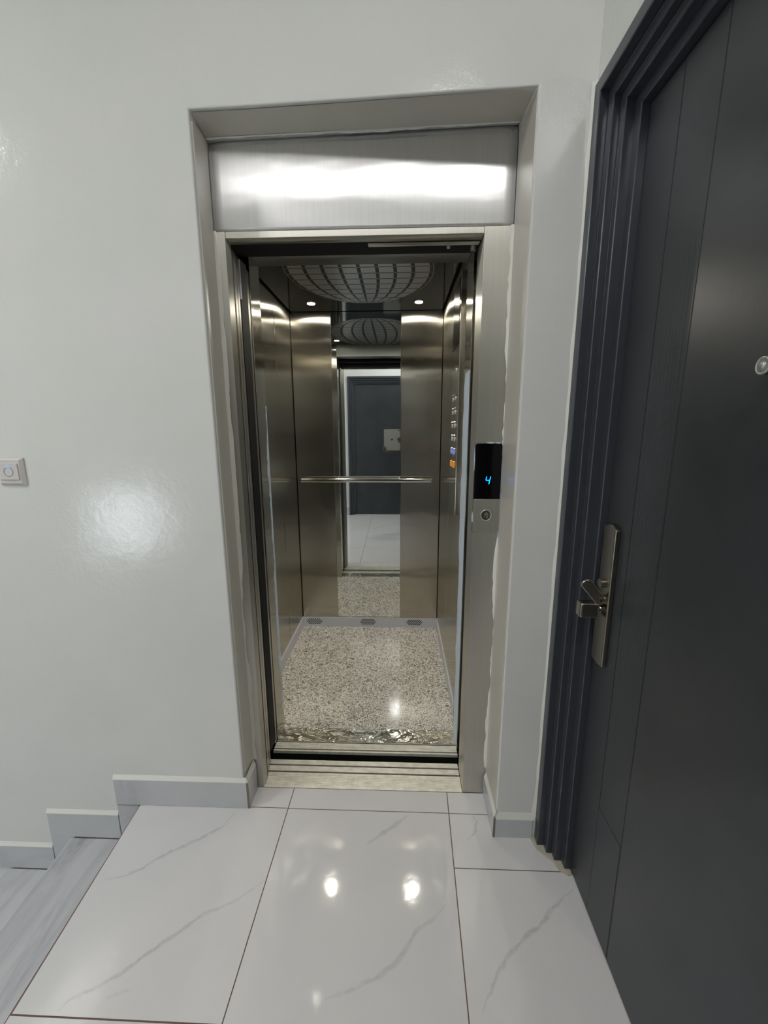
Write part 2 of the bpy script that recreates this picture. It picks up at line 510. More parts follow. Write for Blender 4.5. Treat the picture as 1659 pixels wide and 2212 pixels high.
vein([(-0.426, 1.029), (-0.502, 0.968), (-0.572, 0.936), (-0.637, 0.877), (-0.698, 0.827), (-0.727, 0.794), (-0.789, 0.76), (-0.823, 0.742), (-0.835, 0.72)], 0.009, 0.8)
vein([(-0.675, 0.771), (-0.708, 0.758), (-0.741, 0.744)], 0.006, 0.35)
vein([(0.044, 1.276), (-0.015, 1.229), (-0.064, 1.193), (-0.11, 1.158)], 0.012, 0.7)
vein([(0.149, 0.99), (0.11, 0.947), (0.055, 0.917), (0.002, 0.847), (-0.058, 0.807), (-0.115, 0.783), (-0.183, 0.763)], 0.009, 0.6)
vein([(0.546, 1.044), (0.501, 1.011), (0.455, 0.979), (0.418, 0.945), (0.368, 0.917), (0.302, 0.865), (0.262, 0.827), (0.229, 0.781), (0.207, 0.748)], 0.009, 0.8)
vein([(0.276, 1.284), (0.287, 1.256), (0.272, 1.212), (0.243, 1.186)], 0.006, 0.6)
vein([(0.02, -0.72), (-0.217, -0.46), (-0.377, -0.251), (0.005, -0.13)], 0.022, 0.8)
floor = mb.build('floor', mats=[M_TILE, M_GROUT, M_VEIN], fix=False)
tag(floor, kind='structure')

# ------------------------------------------------------------------ stairs going down to the left
st = empty('staircase', (-0.98, 0.75, -0.16))
def place(o, par):
    o.parent = par
    o.matrix_parent_inverse = Matrix.Translation(-par.location)
    return o
Y0S, Y1S = 0.12, 1.282
GO, RISE = 0.283, 0.160
for i in range(1, 9):
    z = -RISE * i
    xa = -0.985 - GO * (i - 1)           # riser above this tread
    slant = 0.06
    # tread, with its nosing over the next riser
    mb = MB()
    mb.prism([(xa + 0.0, Y1S), (xa - GO - 0.012, Y1S), (xa - GO - 0.012 + slant, Y0S), (xa + slant, Y0S)], z - 0.03, z)
    place(mb.build('tread', M_MARBLE, bevel=0.003), st)
    mb = MB()
    mb.prism([(xa + 0.018, Y1S), (xa, Y1S), (xa + slant, Y0S), (xa + slant + 0.018, Y0S)], z, z + RISE - (0.03 if i > 1 else 0.004))
    place(mb.build('riser', M_MARBLE), st)
tag(st, 'grey streaked marble stairs going down left of the tiled landing', 'stairs')
mb = MB()
mb.box((XL, YB, -1.6), (-0.985 - GO * 8 + 0.02, 1.29, -1.45))
mb.box((-0.985 - GO * 8 + 0.02, YB, -1.6), (-0.9, 1.29, -1.50))
tag(mb.build('floor_lower', M_TILE), kind='structure')
# side wall under the landing edge behind the flight
mb = MB()
mb.box((-0.905, YB, -1.6), (-0.88, Y0S, -0.17))
tag(mb.build('wall_stair_side', M_WALL), kind='structure')

# ------------------------------------------------------------------ skirting
def skirt(name, tiles, caulks, edges=()):
    mb = MB()
    for t in tiles: mb.prism(*t[:3], 0)
    for c in caulks: mb.extrude(c[0], c[1], 1)
    for e in edges: mb.prism(*e[:3], 2)
    o = mb.build(name, mats=[M_SKIRT, M_PUTTY, M_BISCUIT], bevel=0.0008, seg=1)
    return tag(o, kind='structure')
def tri(x0, x1, z, y=1.2815, yw=1.2905, hgt=0.017):
    return ([(x0, y, z), (x0, yw, z + hgt), (x0, yw, z)], (x1 - x0, 0, 0))
# left: the landing piece, its return into the niche and the stepped pieces down the stairs
skirt('baseboard_left',
      [([(-1.075, 1.2815), (-0.5655, 1.2815), (-0.5655, 1.291), (-1.075, 1.291)], 0.0005, 0.112),
       ([(-0.5655, 1.284), (-0.5585, 1.284), (-0.5585, 1.370), (-0.5655, 1.370)], 0.0005, 0.112),
       ([(-1.075, 1.284), (-0.99, 1.284), (-0.99, 1.291), (-1.075, 1.291)], -0.158, -0.0005),
       ([(-1.362, 1.283), (-1.078, 1.283), (-1.078, 1.291), (-1.362, 1.291)], -0.158, -0.052),
       ([(-1.362, 1.2835), (-1.265, 1.2835), (-1.265, 1.291), (-1.362, 1.291)], -0.318, -0.158),
       ([(-1.645, 1.283), (-1.365, 1.283), (-1.365, 1.291), (-1.645, 1.291)], -0.318, -0.214),
       ([(-1.93, 1.283), (-1.648, 1.283), (-1.648, 1.291), (-1.93, 1.291)], -0.478, -0.374)],
      [tri(-1.078, -0.5655, 0.112), tri(-1.366, -1.078, -0.052, 1.283), tri(-1.648, -1.366, -0.214, 1.283), tri(-1.93, -1.648, -0.374, 1.283),
       ([(-0.5585, 1.284, 0.112), (-0.567, 1.284, 0.135), (-0.567, 1.284, 0.112)], (0, 0.087, 0))],
      [([(-1.074, 1.2812), (-0.988, 1.2812), (-0.988, 1.2845), (-1.074, 1.2845)], -0.0015, 0.0008),
       ([(-0.5662, 1.2808), (-0.5585, 1.2808), (-0.5585, 1.2842), (-0.5662, 1.2842)], 0.0005, 0.110)])
skirt('baseboard_right',
      [([(0.3395, 1.200), (0.468, 1.200), (0.468, 1.211), (0.3395, 1.211)], 0.0005, 0.074),
       ([(0.3325, 1.2035), (0.3395, 1.2035), (0.3395, 1.372), (0.3325, 1.372)], 0.0005, 0.085)],
      [([(0.340, 1.200, 0.074), (0.340, 1.211, 0.098), (0.340, 1.211, 0.074)], (0.135, 0, 0)),
       ([(0.3325, 1.2035, 0.083), (0.341, 1.2035, 0.105), (0.341, 1.2035, 0.083)], (0, 0.168, 0))],
      [([(0.3325, 1.1995), (0.3395, 1.1995), (0.3395, 1.2035), (0.3325, 1.2035)], 0.0005, 0.078)])
skirt('baseboard_rear',
      [([(-0.905, YB - 0.001), (-0.832, YB - 0.001), (-0.832, YB + 0.009), (-0.905, YB + 0.009)], 0.0005, 0.135)],
      [([(-0.905, YB + 0.009, 0.135), (-0.905, YB, 0.148), (-0.905, YB, 0.135)], (0.073, 0, 0))])

# ------------------------------------------------------------------ entrance doors
def door(name, W, Ht, to3, plain=False):
    """to3(u, v, w): u along the width from the visible edge, v up, w outwards from the leaf plane"""
    root = empty(name, to3(W / 2, 0, 0))
    tag(root, kind='structure')
    # stepped frame
    prof = [(0.0, 0.045), (0.0, 0.080), (0.002, 0.083), (0.030, 0.083), (0.032, 0.081), (0.032, 0.060), (0.036, 0.057), (0.036, 0.061), (0.056, 0.061), (0.058, 0.059),
            (0.058, 0.042), (0.062, 0.039), (0.062, 0.043), (0.080, 0.043), (0.082, 0.041), (0.082, 0.020), (0.106, 0.020), (0.108, 0.018), (0.108, -0.03)]
    bm = bmesh.new()
    rows = []
    for d, wv in prof:
        rows.append([bm.verts.new(to3(*p)) for p in ((d, 0.001, wv), (d, Ht - d, wv), (W - d, Ht - d, wv), (W - d, 0.001, wv))])
    for a, c in zip(rows, rows[1:]):
        for k in range(3):
            bm.faces.new([a[k], a[k+1], c[k+1], c[k]])
    for k in range(3):      # back
        bm.faces.new([rows[-1][k], rows[-1][k+1], rows[0][k+1], rows[0][k]])
    bmesh.ops.recalc_face_normals(bm, faces=bm.faces[:])
    me = bpy.data.meshes.new('frame'); bm.to_mesh(me); bm.free()
    place(finish('frame', me, M_DFRAME), root)
    # leaf with engraved lines
    mb = MB()
    def bx(u0, v0, w0, u1, v1, w1, mi=0):
        a, c = to3(u0, v0, w0), to3(u1, v1, w1)
        mb.box(a, c, mi)
    bx(0.110, 0.006, -0.035, W - 0.110, Ht - 0.112, 0.0)
    gs = []
    if not plain:
        gs = [0.225, 0.340]
        for g in gs:
            bx(g - 0.0012, 0.01, -0.001, g + 0.0012, Ht - 0.115, 0.0004, 1)
        for k in range(9):
            g = 0.240 + k * 0.0115
            top = 1.50 + (g - 0.225) * 2.7
            bx(g - 0.0008, 0.78 + 0.10 * k / 8, -0.001, g + 0.0008, top, 0.0004, 2)
        # slanted upper end and shallow lower panel
        bx(0.227, 0.01, -0.001, 0.338, 0.37, 0.0007, 0)
    o = mb.build('leaf', mats=[M_DOOR, M_GROOVE, M_DLINE])
    place(o, root)
    return root
M_DLINE, nt, b = mat('door_line', (0.085, 0.090, 0.098), 0.35, 0.35)
d1 = door('door_1', 1.090, 2.226, lambda u, v, wv: Vector((0.560 - wv, 1.205 - u, v)))
d2 = door('door_2', 1.075, 2.245, lambda u, v, wv: Vector((-0.830 + u, YB - 0.055 + wv, v)), plain=True)
d1['label'] = 'dark grey steel entrance door with stepped frame on the right'
d2['label'] = 'dark grey entrance door seen only in the lift mirror'

# hardware of the near door
def hw(mb, name, m, **k):
    return place(mb.build(name, m, **k), d1)
# escutcheon: long plate with arched top and slanted foot
out = []
y0, y1 = 1.085, 1.022
zt, zb = 1.150, 0.770
N = 10
for i in range(N + 1):
    t = i / N
    out.append((y0 + (y1 - y0) * t, zt + 0.012 * math.sin(math.pi * t)))
for i in range(N + 1):
    t = i / N
    out.append((y1 + (y0 - y1) * t, zb - 0.004 * math.sin(math.pi * t)))
mb = MB(); mb.extrude([(0.5605, y, z) for y, z in out], (-0.014, 0, 0))
esc = hw(mb, 'escutcheon', M_BRONZE, bevel=0.004, seg=3)
esc['label'] = 'smoked nickel lock plate'
def sub(o, par):
    o.parent = par
    return o
mb = MB()
mb.cyl((0.547, 1.058, 0.998), (-1, 0, 0), 0.012, 0.010)
o = mb.build('rosette', M_BRONZE, smooth=True); o.parent = esc
# lever: paddle rising outwards from the spindle
mb = MB()
import itertools
def blade(c0, c1, wid, th, n=12):
    c0, c1 = Vector(c0), Vector(c1)
    d = (c1 - c0).normalized()
    nrm = Vector((0.25, 1, 0)).normalized()
    side = d.cross(nrm).normalized()
    pts = []
    for i in range(n + 1):
        a = math.pi * i / n
        pts.append(c1 + d * math.sin(a) * wid * 0.7 + side * math.cos(a) * wid)
    for i in range(n + 1):
        a = math.pi * i / n
        pts.append(c0 - d * math.sin(a) * wid * 0.7 - side * math.cos(a) * wid * 0.9)
    return [p - nrm * th / 2 for p in pts], nrm * th
pts, dv = blade((0.537, 1.045, 0.952), (0.499, 1.049, 1.000), 0.015, 0.010)
mb.extrude(pts, dv)
o = mb.build('lever', M_BRONZE, bevel=0.003, seg=3); o.parent = esc
mb = MB(); mb.cyl((0.548, 1.050, 0.955), (-1, 0, 0), 0.013, 0.016, n=24)
o = mb.build('spindle', M_BRONZE, smooth=True); o.parent = esc
# turn knob bar below
mb = MB()
mb.cyl((0.548, 1.056, 0.925), (-1, 0, 0), 0.013, 0.012)
mb.box((0.538, 1.040, 0.904), (0.486, 1.072, 0.946))
o = mb.build('turn_knob', M_BRONZE, bevel=0.006, seg=3); o.parent = esc
# peephole
mb = MB()
mb.cyl((0.560, 0.654, 1.492), (-1, 0, 0), 0.0135, 0.024, n=8)
ph = hw(mb, 'peephole', M_BRASS, bevel=0.002)
mb = MB()
mb.torus((0.536, 0.654, 1.492), (-1, 0, 0), 0.0115, 0.002)
mb.cyl((0.537, 0.654, 1.492), (-1, 0, 0), 0.0098, 0.002)
mb.sphere((0.535, 0.654, 1.492), 0.006, 0.5, 1, 1)
o = mb.build('lens', M_LENS, smooth=True); o.parent = ph
# mortar smeared at the foot of the frame
mb = MB()
rnd = random.Random(9)
A = [(0.462, 1.212), (0.466, 1.188), (0.474, 1.160), (0.492, 1.140), (0.512, 1.118), (0.524, 1.094), (0.545, 1.078), (0.558, 1.084), (0.560, 1.21)]
mb.prism([(x + rnd.uniform(-.003, .003), y + rnd.uniform(-.003, .003)) for x, y in A], 0.0002, 0.005)
M_MORTAR, nt, b = mat('mortar', (0.44, 0.41, 0.33), 0.8)
bump(nt, b, noise(nt, 60, 4), 0.7, 0.006)
tag(mb.build('mortar_smear', M_MORTAR, bevel=0.002), 'beige mortar smeared under the foot of the door frame', 'mortar')
# putty line between wall corner and door frame
mb = MB()
bm = mb.bm
prev = None
for i in range(41):
    z = 0.001 + 2.235 * i / 40
    wv = 0.010 + rnd.uniform(-0.002, 0.003) + (0.006 if i < 3 else 0)
    row = [bm.verts.new((XR - 0.001, 1.2085, z)), bm.verts.new((XR - wv - 0.004, 1.2085, z)), bm.verts.new((XR - 0.001, 1.2015, z))]
    if prev:
        for k in range(3):
            bm.faces.new([prev[k], prev[(k+1) % 3], row[(k+1) % 3], row[k]])
    prev = row
tag(mb.build('trim_4', M_PUTTY, smooth=True), kind='structure')

# ------------------------------------------------------------------ lift entrance
YF = 1.378
fr = empty('elevator_door_frame', (-0.12, YF, 0))
tag(fr, 'brushed steel lift entrance surround set in the wall niche', 'door frame')
def fpart(mb, name, m, par=None, **k):
    o = mb.build(name, m, **k)
    return place(o, par or fr)
# left jamb with its return, right jamb (wide) with its return, head, lintel panel
mb = MB()
mb.prism([(-0.5725, YF), (-0.536, YF), (-0.534, YF + 0.040), (-0.5725, YF + 0.040)], 0.0, 1.999)
o = fpart(mb, 'jamb', M_STEEL, bevel=0.001); o['label'] = 'narrow left steel jamb'
mb = MB()
mb.prism([(0.2545, YF), (0.3435, YF), (0.3435, YF + 0.04), (0.262, YF + 0.125), (0.256, YF + 0.125)], 0.0, 1.999)
o = fpart(mb, 'jamb', M_STEEL, bevel=0.001); o['label'] = 'wide right steel jamb carrying the call panel'
mb = MB()
mb.box((-0.534, YF + 0.001, 1.980), (0.2535, YF + 0.045, 1.999))
fpart(mb, 'head', M_STEEL, bevel=0.001)
# lintel: gently crowned sheet
mb = MB(); bm = mb.bm
nx, nz = 26, 26
grid_ = []
for i in range(nx + 1):
    col_ = []
    for j in range(nz + 1):
        u_, v_ = i / nx, j / nz
        x = -0.5695 + (0.3405 + 0.5695) * u_
        z = 2.001 + (0.243 + 0.020 * u_) * v_
        y = YF + 0.004 - 0.0022 * math.sin(math.pi * v_) + 0.0005 * math.sin(7 * u_ + 1) * math.sin(math.pi * v_)
        e = min(u_, 1 - u_)
        if e < 0.05: y += 0.004 * (1 - e / 0.05) ** 2
        if v_ > 0.86: y += 0.010 * ((v_ - 0.86) / 0.14) ** 2
        dd = math.hypot(x - 0.250, z - 2.003)
        if dd < 0.016: y -= 0.004 * (1 - dd / 0.016)
        col_.append(bm.verts.new((x, y, z)))
    grid_.append(col_)
for i in range(nx):
    for j in range(nz):
        bm.faces.new([grid_[i][j], grid_[i+1][j], grid_[i+1][j+1], grid_[i][j+1]])
o = fpart(mb, 'lintel_panel', M_LINTEL, smooth=True)
s = o.modifiers.new('thick', 'SOLIDIFY'); s.thickness = 0.003; s.offset = -1 if o.data.polygons[0].normal.y < 0 else 1
o['label'] = 'pale reflective steel lintel panel'
# dark door tracks under the head
mb = MB()
mb.box((-0.56, YF + 0.047, 1.985), (0.30, YF + 0.135, 2.02))
fpart(mb, 'track_housing', M_BLACK)
mb = MB()
mb.box((-0.10, YF + 0.050, 1.978), (0.25, YF + 0.075, 1.985)); mb.cyl((0.155, YF + 0.07, 1.968), (0, 0, 1), 0.006, 0.012, n=12); mb.cyl((0.235, YF + 0.085, 1.965), (0, 0, 1), 0.009, 0.02, n=12)
fpart(mb, 'track', M_STEEL)

# paint and caulk smeared over the steel edges
def rough_strip(name, pts, wdir, ndir, wmin, wmax, m, n=60, seed=1, th=0.0025, label=None, cat=None, taper=True):
    rnd = random.Random(seed)
    wdir, ndir = Vector(wdir), Vector(ndir)
    mb = MB(); bm = mb.bm
    P0, P1 = Vector(pts[0]), Vector(pts[1])
    prev = None
    wv = (wmin + wmax) / 2
    first = None
    for i in range(n + 1):
        t = i / n
        wv += rnd.uniform(-1, 1) * (wmax - wmin) * 0.35
        wv = min(max(wv, wmin), wmax)
        c = P0.lerp(P1, t)
        row = [bm.verts.new(c), bm.verts.new(c + ndir * th), bm.verts.new(c + ndir * th * 0.7 + wdir * wv * 0.7), bm.verts.new(c + wdir * wv)]
        if prev:
            for k in range(4):
                bm.faces.new([prev[k], prev[(k+1) % 4], row[(k+1) % 4], row[k]])
        else: first = row
        prev = row
    bm.faces.new(first); bm.faces.new(prev)
    o = mb.build(name, m, smooth=True)
    if label: tag(o, label, cat)
    return o
rough_strip('paint_smear', [(-0.5725, YF - 0.001, 0.13), (-0.5725, YF - 0.001, 2.0)], (1, 0, 0), (0, -1, 0), 0.006, 0.018, M_REVEAL, 90, 2, label='ragged paint edge along the left lift jamb', cat='paint smear')
rough_strip('paint_smear', [(0.3435, YF - 0.001, 0.12), (0.3435, YF - 0.001, 2.0)], (-1, 0, 0), (0, -1, 0), 0.002, 0.014, M_PUTTY, 90, 5, th=0.004, label='ragged white putty edge down the right lift jamb', cat='paint smear')
rough_strip('paint_smear', [(-0.568, YF - 0.003, 2.2430), (0.3400, YF - 0.003, 2.2610)], (0, 0, -1), (0, -1, 0), 0.001, 0.007, M_PUTTY, 90, 8, th=0.004, label='crumbly plaster edge over the lintel panel', cat='paint smear')

# sills
def sill(name, x0, x1, y0, y1, grooves, ribs, label):
    ys = [y0]
    prof = [(y0, 0.0)]
    for (a, c, dz) in grooves:
        prof += [(a, 0.0), (a, -dz), (c, -dz), (c, 0.0)]
    th = 0.03 if y0 < 1.5 else 0.013
    prof += [(y1, 0.0), (y1, -th), (y0, -th)]
    for k, (a, c) in enumerate(ribs):
        pass
    root = empty(name, ((x0 + x1) / 2, y0, 0)); tag(root, label, 'sill')
    mb = MB()
    mb.extrude([(x0, y, z + 0.001) for y, z in prof], (x1 - x0, 0, 0))
    for a, c in ribs:
        mb.box((x0 + 0.002, a, 0.001), (x1 - 0.002, c, 0.0022))
    place(mb.build('sill_plate', M_ALU), root)
    for (a, c, dz) in grooves:
        mb = MB(); mb.box((x0 + 0.001, a + 0.0002, -dz + 0.001), (x1 - 0.001, c - 0.0002, -dz + 0.003 if dz < 0.01 else -dz + 0.009))
        place(mb.build('groove', M_SLOT), root)
    return root
sill('landing_sill', -0.560, 0.2535, 1.3785, 1.519, [(1.4525, 1.4605, 0.012), (1.4870, 1.4950, 0.012)],
     [(1.392 + 0.008 * k, 1.3965 + 0.008 * k) for k in range(7)], 'worn ribbed aluminium sill with two grooves at the landing edge')
sill('car_sill', -0.556, 0.262, 1.568, 1.629, [(1.5765, 1.5835, 0.012), (1.6195, 1.6265, 0.012)],
     [(1.590 + 0.007 * k, 1.594 + 0.007 * k) for k in range(4)], 'ribbed aluminium sill of the lift car beyond the dark gap')
mb = MB()
mb.box((-0.60, 1.3775, -0.16), (0.30, 1.52, -0.032))
mb.box((-0.60, 1.519, -0.50), (0.30, 1.522, -0.035))
tag(mb.build('trim_5', M_DARK), kind='structure')

mb = MB(); mb.box((-0.56, 1.572, -0.45), (0.262, 1.576, -0.0135))
tag(mb.build('trim_6', M_DARK), kind='structure')
# landing doors (two telescopic leaves parked left)
ld = empty('landing_door', (-0.60, 1.46, 0)); tag(ld, 'steel sliding landing door slid open to the left', 'sliding door')
mb = MB(); mb.box((-0.95, 1.426, 0.008), (-0.5375, 1.458, 1.975)); o = mb.build('door_panel', M_STEEL, bevel=0.002); place(o, ld)
mb = MB(); mb.box((-0.539, 1.4255, 0.008), (-0.5335, 1.4285, 1.975)); place(mb.build('bevel_highlight', M_CHROME), ld)  # bright strips added to draw the highlights on the panel bevels
mb = MB(); mb.box((-0.546, 1.4675, 0.008), (-0.5405, 1.4705, 1.975)); place(mb.build('bevel_highlight', M_CHROME), ld)
mb = MB(); mb.box((-0.95, 1.468, 0.008), (-0.5445, 1.498, 1.975)); o = mb.build('door_panel', M_STEEL, bevel=0.002); place(o, ld)
# car door, parked left, with black rubber edge
cd = empty('car_door', (-0.60, 1.58, 0)); tag(cd, 'sliding car door parked left behind a black rubber edge', 'sliding door')
mb = MB(); mb.box((-0.95, 1.566, 0.008), (-0.575, 1.592, 1.975)); o = mb.build('door_panel', M_STEEL, bevel=0.001); place(o, cd)
mb = MB(); mb.box((-0.95, 1.602, 0.008), (-0.556, 1.626, 1.975)); o = mb.build('door_panel', M_STEEL, bevel=0.001); place(o, cd)
mb = MB(); mb.box((-0.575, 1.526, 0.03), (-0.5525, 1.600, 1.985)); o = mb.build('rubber_edge', M_BLACK, bevel=0.002); place(o, cd)
mb = MB(); mb.box((-0.560, 1.520, 1.85), (-0.5475, 1.5255, 1.975)); mb.cyl((-0.5535, 1.520, 1.862), (0, -1, 0), 0.003, 0.002, n=10); o = mb.build('bracket', M_VENT); place(o, cd)

# shaft: black box round the car, added to stop light leaks
mb = MB()
mb.box((-1.10, 1.42, -0.6), (-1.05, 3.0, 2.7)); mb.box((0.62, 1.42, -0.6), (0.67, 3.0, 2.7))
mb.box((-1.10, 2.95, -0.6), (0.67, 3.0, 2.7)); mb.box((-1.10, 1.42, 2.65), (0.67, 3.0, 2.7)); mb.box((-1.10, 1.42, -0.65), (0.67, 3.0, -0.6))
mb.box((-1.10, 1.405, -0.6), (-0.60, 1.42, 2.7)); mb.box((0.346, 1.405, -0.6), (0.67, 1.42, 2.7)); mb.box((-0.60, 1.425, 2.03), (0.346, 1.44, 2.7))
tag(mb.build('wall_shaft', M_SHAFT), kind='structure')

# ------------------------------------------------------------------ lift car
CX0, CX1, CY0, CY1, CZ = -0.694, 0.277, 1.70, 2.757, 2.135
car = empty('elevator_car', (-0.21, 2.2, 0))
tag(car, 'open lift car with brushed steel walls, mirror and granite floor', 'elevator')
def cpart(mb, name, m=None, par=None, **k):
    o = mb.build(name, m, **k)
    return place(o, par or car) if par is None else (setattr(o, 'parent', par) or o)
# granite floor with mineral flecks
mb = MB()
mb.box((CX0, 1.716, -0.02), (CX1, CY1, 0.0), 0)
rnd = random.Random(3)
for x, y in [(-0.379, 1.746), (-0.597, 2.406), (-0.511, 2.656), (-0.318, 2.269), (-0.58, 1.922), (-0.196, 2.072), (0.023, 2.494), (-0.438, 2.271), (0.12, 2.2), (-0.05, 1.85)]:
    r = rnd.uniform(0.005, 0.010); a0 = rnd.uniform(0, 6)
    mb.prism([(x + r * rnd.uniform(.5, 1.1) * math.cos(a0 + k * 1.05), y + r * rnd.uniform(.5, 1.1) * math.sin(a0 + k * 1.05)) for k in range(6)], 0.0, 0.0006, 1)
o = mb.build('floor_slab', mats=[M_GRANITE, M_FLECK]); place(o, car)
mb = MB(); bm = mb.bm     # foil-covered threshold strip
nxs, nys = 60, 6
rnd = random.Random(12)
g_ = [[bm.verts.new((-0.556 + 0.818 * i / nxs, 1.630 + 0.085 * j / nys, 0.0015 + 0.0006 * (0.5 + 0.5 * math.sin(i * 0.9 + j)))) for j in range(nys + 1)] for i in range(nxs + 1)]
for i in range(nxs):
    for j in range(nys):
        bm.faces.new([g_[i][j], g_[i+1][j], g_[i+1][j+1], g_[i][j+1]])
o = cpart(mb, 'threshold_plate', M_FILM, smooth=True); o['label'] = 'threshold strip under wrinkled plastic film'
# side and rear panels
def panel(name, a, c, m=M_STEEL_CAR, **k):
    mb = MB(); mb.box(a, c)
    o = mb.build(name, m, bevel=k.get('bevel', 0.001)); return place(o, car)
panel('wall_panel', (CX0 - 0.02, 1.74, 0.075), (CX0, 2.403, CZ))
panel('wall_panel', (CX0 - 0.02, 2.409, 0.075), (CX0, CY1 + 0.02, CZ))
panel('wall_panel', (CX1, 1.74, 0.075), (CX1 + 0.02, 2.262, CZ))
panel('wall_panel', (CX1, 2.268, 0.075), (CX1 + 0.02, CY1 + 0.02, CZ))
panel('wall_panel', (CX0 + 0.004, CY1, 0.072), (-0.436, CY1 + 0.02, CZ))
panel('wall_panel', (0.012, CY1, 0.072), (CX1 - 0.004, CY1 + 0.02, CZ))
for p in (((CX0 - 0.024, 1.74, 0.0), (CX0 - 0.021, 2.78, CZ)), ((CX1 + 0.021, 1.74, 0.0), (CX1 + 0.024, 2.78, CZ)), ((CX0 - 0.02, CY1 + 0.021, 0.0), (CX1 + 0.02, CY1 + 0.024, CZ))):
    mb = MB(); mb.box(*p); cpart(mb, 'shell', M_BLACK)
mb = MB(); mb.box((-0.4345, CY1 + 0.002, 0.074), (0.0105, CY1 + 0.006, CZ - 0.001)); o = cpart(mb, 'mirror', M_MIRROR)
mb = MB()
mb.box((-0.4355, CY1 - 0.002, 0.072), (0.0115, CY1 + 0.004, 0.0765)); mb.box((0.0085, CY1 + 0.0005, 0.074), (0.0115, CY1 + 0.003, CZ)); mb.box((-0.4355, CY1 + 0.0005, 0.074), (-0.4335, CY1 + 0.003, CZ))
o2 = mb.build('mirror_trim', M_CHROME); place(o2, car)
# vented skirting at the back, plain at the sides
mb = MB(); mb.box((CX0, CY1 - 0.004, 0.0), (CX1, CY1 + 0.01, 0.071)); vs = cpart(mb, 'vent_skirting', M_VENT, bevel=0.001)
vs['label'] = 'pale film-covered skirting with air vents'
for cx in (-0.610, -0.220, 0.115):
    mb = MB()
    for r in range(5):
        cnt = [6, 7, 8, 7, 6][r]
        for k in range(cnt):
            x = cx + (k - (cnt - 1) / 2) * 0.0148
            z = 0.040 + (r - 2) * 0.0088
            mb.extrude([(x + 0.0060 * math.cos(a), CY1 - 0.0042, z + 0.0033 * math.sin(a)) for a in [math.pi / 4 * q for q in range(8)]], (0, -0.0004, 0))
    o = mb.build('vent', M_BLACK); place(o, car)
mb = MB(); mb.box((CX0 - 0.01, 1.74, 0.0), (CX0 + 0.006, CY1 - 0.004, 0.074)); cpart(mb, 'side_skirting', M_VENT, bevel=0.001)
mb = MB(); mb.box((CX1 - 0.006, 1.80, 0.0), (CX1 + 0.01, CY1 - 0.004, 0.074)); cpart(mb, 'side_skirting', M_VENT, bevel=0.001)
# ceiling and lights
mb = MB(); mb.box((CX0 + 0.012, 1.754, CZ), (CX1 - 0.012, CY1 - 0.008, CZ + 0.02)); cpart(mb, 'ceiling_panel', M_CARCEIL)
mb = MB(); mb.box((CX0 - 0.03, 1.62, CZ + 0.02), (CX1 + 0.03, CY1 + 0.03, CZ + 0.03)); cpart(mb, 'ceiling_shell', M_BLACK)
for x in (-0.519, 0.113):
    for y in ((2.583, 1.925) if x < 0 else (2.583,)):
        mb = MB(); mb.torus((x, y, CZ - 0.0015), (0, 0, 1), 0.028, 0.003); r_ = cpart(mb, 'spotlight', M_CHROME, smooth=True)
        mb = MB(); mb.cyl((x, y, CZ - 0.004), (0, 0, 1), 0.020, 0.003, n=24); o = mb.build('lens', M_SPOT if y > 2 else M_SPOT_DIM)
        o.parent = r_; o.matrix_parent_inverse = r_.matrix_basis.inverted(); o.matrix_parent_inverse = Matrix.Translation(-car.location).inverted() @ Matrix.Translation(-car.location)
# front: posts either side, header
mb = MB(); mb.prism([(-0.70, 1.632), (-0.553, 1.632), (-0.551, 1.735), (-0.60, 1.742), (-0.72, 1.742)], 0.002, CZ); cpart(mb, 'front_post', M_STEEL_CAR, bevel=0.001)
mb = MB(); mb.prism([(0.263, 1.602), (0.30, 1.602), (0.30, 1.75), (0.263, 1.748)], 0.002, CZ); cpart(mb, 'front_post', M_STEEL_CAR, bevel=0.001)
mb = MB(); mb.box((-0.552, 1.602, 2.036), (0.262, 1.752, CZ + 0.02)); cpart(mb, 'header', M_HEADER, bevel=0.001)
mb = MB(); mb.box((-0.58, 1.525, 2.012), (0.30, 1.600, 2.08)); cpart(mb, 'door_track', M_BLACK)
# handrail
mb = MB(); mb.box((-0.655, 2.684, 1.064), (0.220, 2.703, 1.090)); hr = cpart(mb, 'handrail', M_CHROME, bevel=0.008, seg=5)
for x in (-0.42, 0.0):
    mb = MB(); mb.cyl((x, 2.702, 1.077), (0, 1, 0), 0.009, 0.056, n=14)
    o = mb.build('rail_bracket', M_CHROME, smooth=True); place(o, car)
# operating panel on the right wall
mb = MB(); mb.box((0.2535, 1.835, 1.020), (CX1 - 0.0005, 2.075, 2.040)); cop = cpart(mb, 'operating_panel', M_STEEL_CAR, bevel=0.0015)
def cops(mb, name, m, **k):
    return place(mb.build(name, m, **k), car)
mb = MB(); mb.box((0.2515, 1.862, 1.760), (0.2538, 2.050, 2.025)); cops(mb, 'screen', M_DISPLAY, bevel=0.001)
for k, z in enumerate((1.665, 1.545, 1.485, 1.425, 1.365, 1.305, 1.245)):
    for j, y in enumerate((1.905, 1.990)):
        if k == 0 and j == 1: continue
        m = M_BTN_OR if k == 6 else (M_BTN_BL if k == 5 else M_BTN)
        mb = MB(); mb.cyl((0.2536, y, z), (-1, 0, 0), 0.016, 0.006, n=20, r2=0.014); mb.torus((0.2476, y, z), (1, 0, 0), 0.0125, 0.0015, n=20, k=6)
        cops(mb, 'button', m, smooth=True)
